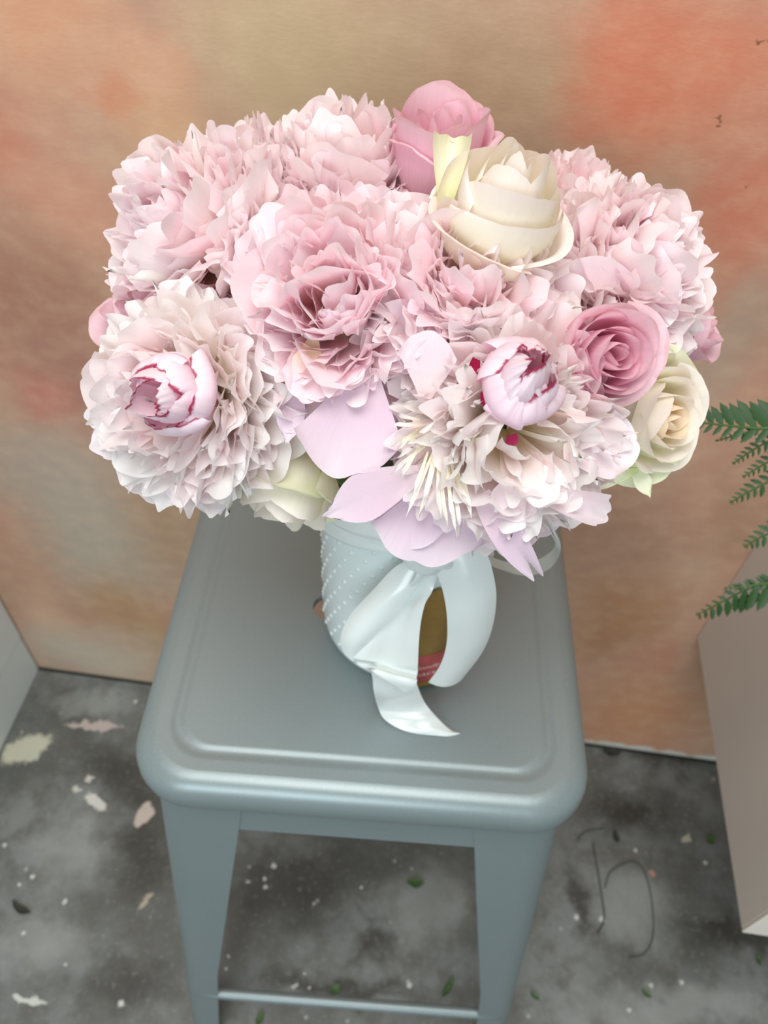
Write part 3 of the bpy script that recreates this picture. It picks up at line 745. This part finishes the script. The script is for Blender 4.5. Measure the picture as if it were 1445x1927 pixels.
def world_petal(root, mesh, base, tip, width, kind, toward=None):
    W2 = {'strip': .5, 'narrow': .17}.get(kind, 2*PK[kind][0])
    b_, t = Vector(base), Vector(tip)
    z = (t-b_); L = z.length; z.normalize()
    c = cam_pos if toward is None else Vector(toward)
    x = -(c-b_); x = (x - z*x.dot(z)).normalized(); y = z.cross(x)
    m = Matrix((x, y, z)).transposed().to_4x4(); m.translation = b_
    m = m @ Matrix.Diagonal((L*.8, width/W2, L, 1))
    return link('petal', mesh, root, root.matrix_world.inverted() @ m)
cam_pos = Vector((0.0, -0.42, 1.32))         # petals below the dome open to the front and up

def make_peony(key, label, axis, R, spec, seed, n_mid, colours, theta_max=98, hole=0.0, squash=1.0):
    """colours: guard, mid, inner material keys"""
    rg = random.Random(seed)
    root = empty('peony', frame(FB[key], axis), label, 'flower', 'peonies in the bouquet')
    g = MP[colours[0]]; md = MP[colours[1]]; inn = MP[colours[2]]
    ng = 9
    for k in range(ng):
        th = math.radians(rg.uniform(theta_max-14, theta_max+4)); ph = 2*PI*(k+rg.uniform(-.25, .25))/ng
        local_petal(root, petal_mesh('broad', rg.randrange(6), g), th, ph, R*rg.uniform(.98, 1.12), rg.uniform(-.25, .25), .004, rg.uniform(.95, 1.2))
    ga = PI*(3-math.sqrt(5))
    for k in range(n_mid):
        t = (k+.5)/n_mid
        c = math.cos(math.radians(theta_max-12)); thb = math.acos(max(-1, min(1, c+(math.cos(math.radians(4+hole))-c)*t)))
        th = max(0.02, thb+math.radians(rg.gauss(0, 8))); ph = ga*k+rg.uniform(-.3, .3)
        q = rg.random()
        if q < spec[0]: kind = 'ruffle'
        elif q < spec[0]+spec[1]: kind = 'heart'
        elif q < spec[0]+spec[1]+spec[2]: kind = 'frill'
        elif q < spec[0]+spec[1]+spec[2]+spec[3]: kind = 'broad'
        else: kind = 'narrow'
        mat = md if rg.random() > t*.8 else inn
        if kind == 'narrow' and rg.random() < .5: mat = MP['cream'] if colours[1] != 'pink' else mat
        L = R*rg.uniform(.76, 1.12)*(squash+(1-squash)*math.sin(th))
        o = local_petal(root, petal_mesh(kind, rg.randrange(NVAR[kind]), mat), th, ph, L, rg.gauss(0, .32), .006, rg.uniform(.8, 1.15))
    stem_for(root, FB[key], seed)
    return root

def make_core(root, center, axis, r, h, seed, closed):
    """closed bud of cupped petals in the heart of a bomb peony; returns the petal objects"""
    rg = random.Random(seed)
    m0 = root.matrix_world.inverted() @ frame(center, axis, Vector((0, -1, .3)))
    for k in range(9):
        rr = r*(1-.085*k*.8); hh = h*(.66+.045*k)
        me = shell_petal('bud_petal', rr, hh, 2.4, .0014, 0.0, MP['core'], seed*31+k, closed=closed*rg.uniform(.7, 1.2), tooth=.13, point=.16)
        link('bud_petal', me, root, m0 @ Matrix.Rotation(k*2.4+.6, 4, 'Z') @ Matrix.Rotation(rg.uniform(-.10, .10), 4, 'X'))

def shell_petal(name, r, h, span, spiral, flare, mat, seed, closed=0.0, tooth=.03, nu=20, nv=12, point=.05, belly=.75, roll=0.0):
    """curved petal wrapped round the local Z axis: radius r, height h, angular span"""
    rg = random.Random(seed); ph = [rg.uniform(0, 6.28) for _ in range(4)]
    V, UV = [], []
    for i in range(nv+1):
        v = i/nv
        for j in range(nu+1):
            u = -1+2*j/nu
            prof = math.sin(min(1.0, v/belly)*PI/2)**.75
            rad = r*(.12+.88*prof)
            if v > belly*.8: rad -= r*closed*((v-belly*.8)/(1-belly*.8))**2
            lip = max(0, (v-.72)/.28)
            rad += flare*lip**1.6*(1-.35*u*u) + .0011*u*u + spiral*u
            e = 1 - .20*abs(u)**2.5 + point*math.exp(-(u/.22)**2)*.5 - tooth*(.5+.5*math.sin(u*7+ph[0])*math.sin(u*13+ph[1]))
            z = h*v*(1+(e-1)*v*v) - roll*lip**2*(1-.3*u*u)
            a = u*span/2*(.55+.45*math.sin(min(1, v*1.3)*PI/2))
            rad += r*.03*v*math.sin(u*5+ph[2]) + r*.02*math.sin(v*6+ph[3])
            V.append(Vector((rad*math.cos(a), rad*math.sin(a), z))); UV.append((.5+.5*u, v))
    return mesh_from(name, V, grid_faces(nv+1, nu+1), mat, uvs=UV)

PEONY = {}
LM = (.42, .12, .18, .06)
def P(key, label, axis, R, spec, seed, n, cols, **kw):
    PEONY[key] = make_peony(key, label, axis, R, spec, seed, n, cols, **kw)
P('A', 'pale pink peony at the upper left, seen sideways with a yellow-green base', (-.62, -.30, .72), .055, (.36, .14, .20, .10), 11, 230, ('pink', 'blush', 'pink'))
P('B', 'pink peony behind the upper left one, partly hidden, feathery tips against the tan wall', (-.45, .10, .88), .047, LM, 12, 190, ('pink', 'pink', 'blush'))
P('C', 'pink peony at the top of the bouquet, left of the tall pink rosebud', (-.05, -.05, 1), .050, (.36, .14, .24, .08), 13, 240, ('pink', 'pink', 'blush'))
P('E', 'deeper pink loosely ruffled peony left of centre above the big lilac petal', (-.12, -.62, .78), .050, (.36, .14, .24, .07), 14, 220, ('lilac', 'pink', 'pink'))
P('F', 'blush pink peony in the centre of the bouquet just below the cream rose', (.05, -.55, .83), .047, (.40, .14, .22, .08), 15, 220, ('pink', 'blush', 'pink'))
P('G', 'nearly white peony with a pink crimson-edged bud heart at the lower left', (-.38, -.80, .45), .0490, (.34, .16, .18, .12), 16, 230, ('white', 'white', 'blush'), hole=20)
P('H', 'blush peony with a large crimson-edged pink bud in its heart at the lower front right', (.08, -.86, .50), .0505, (.36, .08, .12, .04), 17, 260, ('lilac', 'blush', 'white'), hole=20)
P('D', 'pale pink peony at the right end of the bouquet above the open pink rose', (.52, -.35, .78), .046, (.34, .18, .24, .12), 18, 230, ('pink', 'blush', 'pink'))
P('D2', 'small pink peony peeping out behind the cream rose at the upper right', (.25, .10, .95), .037, LM, 19, 120, ('pink', 'blush', 'pink'))

# ------------------------------------------------------------------ roses
MR = {
 'pink': petal_material('rose_pink', (.965, .91, .87), (.97, .84, .88), (.965, .805, .865), (.97, .845, .885), .38, edge=(.86, .66, .64), edge_amt=.35, vein=.15, rough=.42),
 'cream': petal_material('rose_cream', (.93, .93, .76), (.975, .96, .86), (.98, .965, .905), (.98, .95, .92), .34, vein=.06, rough=.42),
 'greencream': petal_material('rose_green_cream', (.86, .90, .68), (.925, .94, .80), (.955, .955, .86), (.93, .945, .81), .30, vein=.08),
 'peach': petal_material('rose_peach_heart', (.95, .80, .60), (.96, .83, .66), (.965, .88, .74), (.965, .91, .82), .28, vein=.06),
}
def make_rose(key, label, axis, layers, mats, seed, sepals=True, xh=Vector((0, -1, .2))):
    rg = random.Random(seed)
    root = empty('rose', frame(FB[key], axis, xh), label, 'flower', 'roses in the bouquet')
    k = 0
    for (n, r, h, span, flare, roll, mk, closed, tilt) in layers:
        a0 = rg.uniform(0, 6.28)
        for i in range(n):
            a = a0+2*PI*i/n+rg.uniform(-.15, .15)
            me = shell_petal('petal', r*rg.uniform(.96, 1.04), h*rg.uniform(.95, 1.04), span, .0012, flare*rg.uniform(.7, 1.3), MR[mk], seed*97+k, closed=closed, tooth=.012, roll=roll*rg.uniform(.5, 1.3))
            link('petal', me, root, Matrix.Rotation(a, 4, 'Z') @ Matrix.Rotation(tilt*rg.uniform(.6, 1.3), 4, 'Y'))
            k += 1
    if sepals:
        for i in range(5):
            me = petal_mesh('point', i, M_sepal)
            m = Matrix.Rotation(2*PI*i/5, 4, 'Z') @ Matrix.Rotation(math.radians(105), 4, 'Y') @ Matrix.Diagonal((.024, .020, .024, 1))
            link('sepal', me, root, m)
    stem_for(root, FB[key], seed)
    return root
#  n, radius, height, span, flare, roll, material, closed, tilt
make_rose('R1', 'tall half-closed pink rosebud standing highest at the top of the bouquet', (.06, -.02, 1.0),
          [(3, .008, .058, 2.6, .001, 0, 'pink', .25, 0), (3, .013, .060, 2.5, .001, .001, 'pink', .06, 0), (3, .0180, .062, 2.6, .001, .002, 'pink', -.04, 0), (2, .0212, .062, 3.0, .002, .004, 'pink', -.08, .0), (3, .0225, .061, 1.8, .003, .009, 'pink', -.08, .0)], 'pink', 21)
ROSE2 = make_rose('R2', 'cream white rose with a green-tipped outer petal in front of the tall pink rosebud', (.16, -.12, 1.0),
          [(3, .008, .056, 2.6, 0, 0, 'cream', .4, 0), (3, .014, .055, 2.6, .001, .001, 'cream', .28, 0), (3, .020, .053, 2.8, .002, .004, 'cream', .16, .0), (2, .0245, .047, 3.0, .003, .005, 'cream', .08, .02), (3, .0265, .034, 2.4, .005, .006, 'cream', .02, .04)], 'cream', 22)
make_rose('R3', 'open pink rose with a spiral heart on the right, in front of a cream rose', (.16, -.80, .62),
          [(2, .0035, .046, 3.6, 0, 0, 'pink', .2, 0), (2, .006, .047, 3.2, 0, 0, 'pink', .15, 0), (3, .009, .047, 2.7, .001, 0, 'pink', .10, 0), (3, .0115, .047, 2.4, .002, .001, 'pink', .05, 0), (4, .0145, .046, 2.2, .003, .003, 'pink', 0, .02), (5, .0165, .043, 1.9, .005, .005, 'pink', 0, .03)], 'pink', 23)
ROSE4 = make_rose('R4', 'cream rose with many petals and peach heart at the lower right below the pink rose', (.55, -.70, .45),
          [(3, .004, .036, 3.0, 0, 0, 'peach', .2, 0), (4, .008, .037, 2.5, 0, 0, 'peach', .1, 0), (4, .012, .037, 2.2, .001, 0, 'cream', .05, 0), (5, .0165, .036, 2.0, .002, .001, 'cream', 0, .03), (5, .021, .034, 1.9, .004, .002, 'cream', 0, .06), (5, .025, .029, 1.7, .008, .005, 'greencream', 0, .14)], 'cream', 24)
make_rose('R5', 'pink rose half hidden at the far left edge behind the whitish peony', (-.45, -.10, .88),
          [(3, .008, .048, 2.6, 0, 0, 'pink', .3, 0), (3, .014, .050, 2.4, .001, 0, 'pink', .2, 0), (4, .019, .050, 2.2, .003, .002, 'pink', .1, .03), (5, .024, .047, 1.9, .006, .006, 'pink', 0, .08)], 'pink', 25)
make_rose('R6', 'deep pink rose tip peeping out under the right peony, above the cream rose', (.75, -.15, .55),
          [(3, .007, .036, 2.6, 0, 0, 'pink', .3, 0), (3, .012, .037, 2.4, .001, 0, 'pink', .2, 0), (4, .016, .036, 2.1, .004, .003, 'pink', 0, .05)], 'pink', 26)
make_rose('R7', 'cream rose facing down under the bouquet, between the two lower peonies', (-.22, -.72, -.45),
          [(3, .008, .040, 2.6, 0, 0, 'cream', .3, 0), (3, .013, .041, 2.4, .001, 0, 'cream', .2, 0), (4, .019, .041, 2.2, .003, .002, 'cream', .1, .03), (4, .024, .039, 2.0, .008, .006, 'greencream', 0, .10)], 'cream', 27)

# single large petals that hang or reach out of their flowers
rgx = random.Random(5)
PEONY['R2'] = ROSE2; PEONY['R4'] = ROSE4
GM = {'A': 'blush', 'R2': 'rose', 'R4': 'rose', 'E': 'lilac', 'H': 'lilac', 'G': 'plain', 'D': 'plain', 'F': 'plain'}
for i, (k, b_, t, w_, kind) in enumerate(XP):
    mk = GM[k]
    if kind == 'narrow' and w_ < .006: mk = 'cream'
    if i in (20, 21, 22, 23, 24): mk = 'pink' if i > 20 else 'lilac'
    if k == 'H' and i in (6, 7, 8, 9, 34, 35): mk = 'plain'
    if k == 'A' and i % 2: mk = 'cream'
    world_petal(PEONY[k], petal_mesh(kind, rgx.randrange(NVAR[kind]), MR['greencream'] if mk == 'rose' else MP[mk]), b_, t, w_, kind)

# bud hearts of the two bomb peonies
make_core(PEONY['H'], CORE_H, (.22, -.42, .88), .0195, .042, 3, .60)
make_core(PEONY['G'], CORE_G, (-.30, -.80, .52), .0200, .036, 4, .34)
for k, b_, t, w_ in CRIM:
    world_petal(PEONY[k], petal_mesh('point', rgx.randrange(5), MP['crim']), b_, t, w_, 'point')

# ------------------------------------------------------------------ fern on the wall cabinet
M_fern = simple('fern_green', (0.13, 0.265, 0.07), 0.5, 0.18, 60)
M_fern2 = simple('fern_stalk', (0.24, 0.36, 0.15), 0.5, 0.1, 60)
M_pot = simple('terracotta_white_pot', (0.80, 0.79, 0.76), 0.5, 0.03, 20)
PT = WM @ Vector((BOXS+.12, -.17, .702))
fern = empty('potted_fern', Matrix.Translation(PT), 'green fern in a pot on the wall cabinet, fronds arching in from the right edge', 'plant')
prof = [(0, 0), (.045, 0), (.062, .085), (.066, .088), (.066, .10), (.060, .10), (.056, .09), (0, .088)]
V = [(r*math.cos(2*PI*k/32), r*math.sin(2*PI*k/32), z) for r, z in prof for k in range(32)]
link('pot', mesh_from('pot', V, grid_faces(len(prof), 32, True), M_pot), fern)
def leaflet_mesh(seed):
    rg = random.Random(seed); V = []; n = 8
    for i in range(n+1):
        t = i/n
        w_ = .20*math.sin(min(1, t*1.6+.18)*PI/2)*(1-t**3.2)*(1+.10*(-1)**i)
        for u in (-1, 0, 1): V.append(Vector((w_*u+.10*t*t, .05*abs(u)*math.sin(t*PI)-.06*t*t, t)))
    return mesh_from('leaflet', V, grid_faces(n+1, 3), M_fern)
LFM = [leaflet_mesh(i) for i in range(3)]
FI = fern.matrix_world.inverted()
rgf = random.Random(9)
base_top = Vector((0, 0, .095))
hub = {}
for fi, (pl, l1, l2, sp, mode) in enumerate(FN):
    tail_pts = [FI @ Vector(q) for q in pl]
    end = tail_pts[-1]
    out_ = end + (end-tail_pts[-2]).normalized()*.03
    arch = out_.lerp(base_top, .55) + Vector((0, 0, .05))
    pts = catmull(tail_pts+[out_, arch, base_top], 8)
    cum = [0]
    for i in range(1, len(pts)): cum.append(cum[-1]+(pts[i]-pts[i-1]).length)
    fr = link('frond', tube_mesh('frond', pts, [.0005+.0012*min(1, c/.12) for c in cum], M_fern2, 5), fern)
    Lin = sum((tail_pts[i+1]-tail_pts[i]).length for i in range(len(tail_pts)-1))
    s = sp*.35; k = 0
    view_n = Vector((-.15, -.75, .65)).normalized()
    while s < Lin+.07 and k < 60:
        i = max(1, next((q for q in range(len(cum)) if cum[q] >= s), len(cum)-1))
        pos = pts[i-1].lerp(pts[i], (s-cum[i-1])/max(1e-6, cum[i]-cum[i-1]))
        t = (pts[i-1]-pts[i]).normalized()          # towards the tip
        side = t.cross(view_n).normalized()
        g = min(1.0, (s/(Lin*.85))**.8+.18)
        for sd, ll in ((1, l1), (-1, l2)):
            L = ll*g*rgf.uniform(.9, 1.08)
            d = (side*sd*.86 + t*.52 + view_n*rgf.uniform(-.12, .12)).normalized()
            m = frame(pos, d, side.cross(d))
            y = view_n - d*view_n.dot(d); y.normalize(); x = y.cross(d)
            m = Matrix((x, y, d)).transposed().to_4x4(); m.translation = pos
            link('leaflet', LFM[k % 3], fr, m @ Matrix.Diagonal((L*(-1 if sd < 0 else 1), L, L, 1)))
        s += sp*(.45+.55*g); k += 1

# ------------------------------------------------------------------ scraps on the floor
M_leaf = simple('leaf_scrap_green', (0.24, 0.36, 0.16), 0.5, 0.2, 90)
M_leafd = simple('leaf_scrap_dark', (0.16, 0.17, 0.12), 0.6, 0.2, 90)
LEAF = ['dark curled leaf scrap lying on the concrete at the far left', 'dark green oval leaf scrap under the stool, seen through the leg gap',
        'small green leaf scrap just behind the front foot rail, left of centre', 'slender green leaf blade behind the front foot rail at its right end',
        'green leaf scrap in front of the foot rail near the left leg', 'olive green leaf bit near the wall cabinet on the right floor',
        'dark crooked leaf bit at the end of the dry stem, right of the stool', 'thin green leaf scrap on the pale concrete at the lower right',
        'thin leaf sliver under the right-hand cabinet at the frame edge', 'dark dry leaf lying along the foot of the wall right of the stool', 'tiny green sliver behind the foot rail beside the right leg']
for i, (cx, cy, rx, ry, a) in enumerate(F_LEAF):
    V = []; n = 10
    for k in range(n+1):
        t = -1+2*k/n
        w_ = ry*(1-t*t)**.8*(1+.12*math.sin(5*t+i)); bendy = (.45 if i == 0 else .12)*ry*2*(t*t)
        for u in (-1, 0, 1): V.append(Vector((rx*t, w_*u+bendy, .0012+.0025*abs(u)*(1-t*t)+.002*t*t)))
    V2 = [v+Vector((0, 0, -.0006)) for v in V]
    o = link('leaf_scrap', mesh_from('leaf_scrap', V, grid_faces(n+1, 3), M_leafd if i in (0, 6, 9) else M_leaf), None, Matrix.Translation((cx, cy, 0)) @ Matrix.Rotation(a, 4, 'Z'))
    tag(o, LEAF[i], 'leaf', 'leaf scraps on the floor')
M_twig = simple('dry_stem', (0.27, 0.29, 0.24), 0.7, 0.15, 80)
TW = ['straight dark plant stem lying on the concrete right of the stool', 'thin stem curled into a wide loop on the concrete right of the stool', 'short bent stem piece on the concrete beside the stool leg']
for i, s in enumerate(F_STEM):
    pts = catmull([Vector((x, y, .0018)) for x, y in s], 6)
    c = pts[0].copy(); c.z = 0
    o = link('dry_stem', tube_mesh('dry_stem', [q-c for q in pts], .0012 if i == 0 else .0009, M_twig, 6), None, Matrix.Translation(c))
    tag(o, TW[i], 'stem', 'stems on the floor')
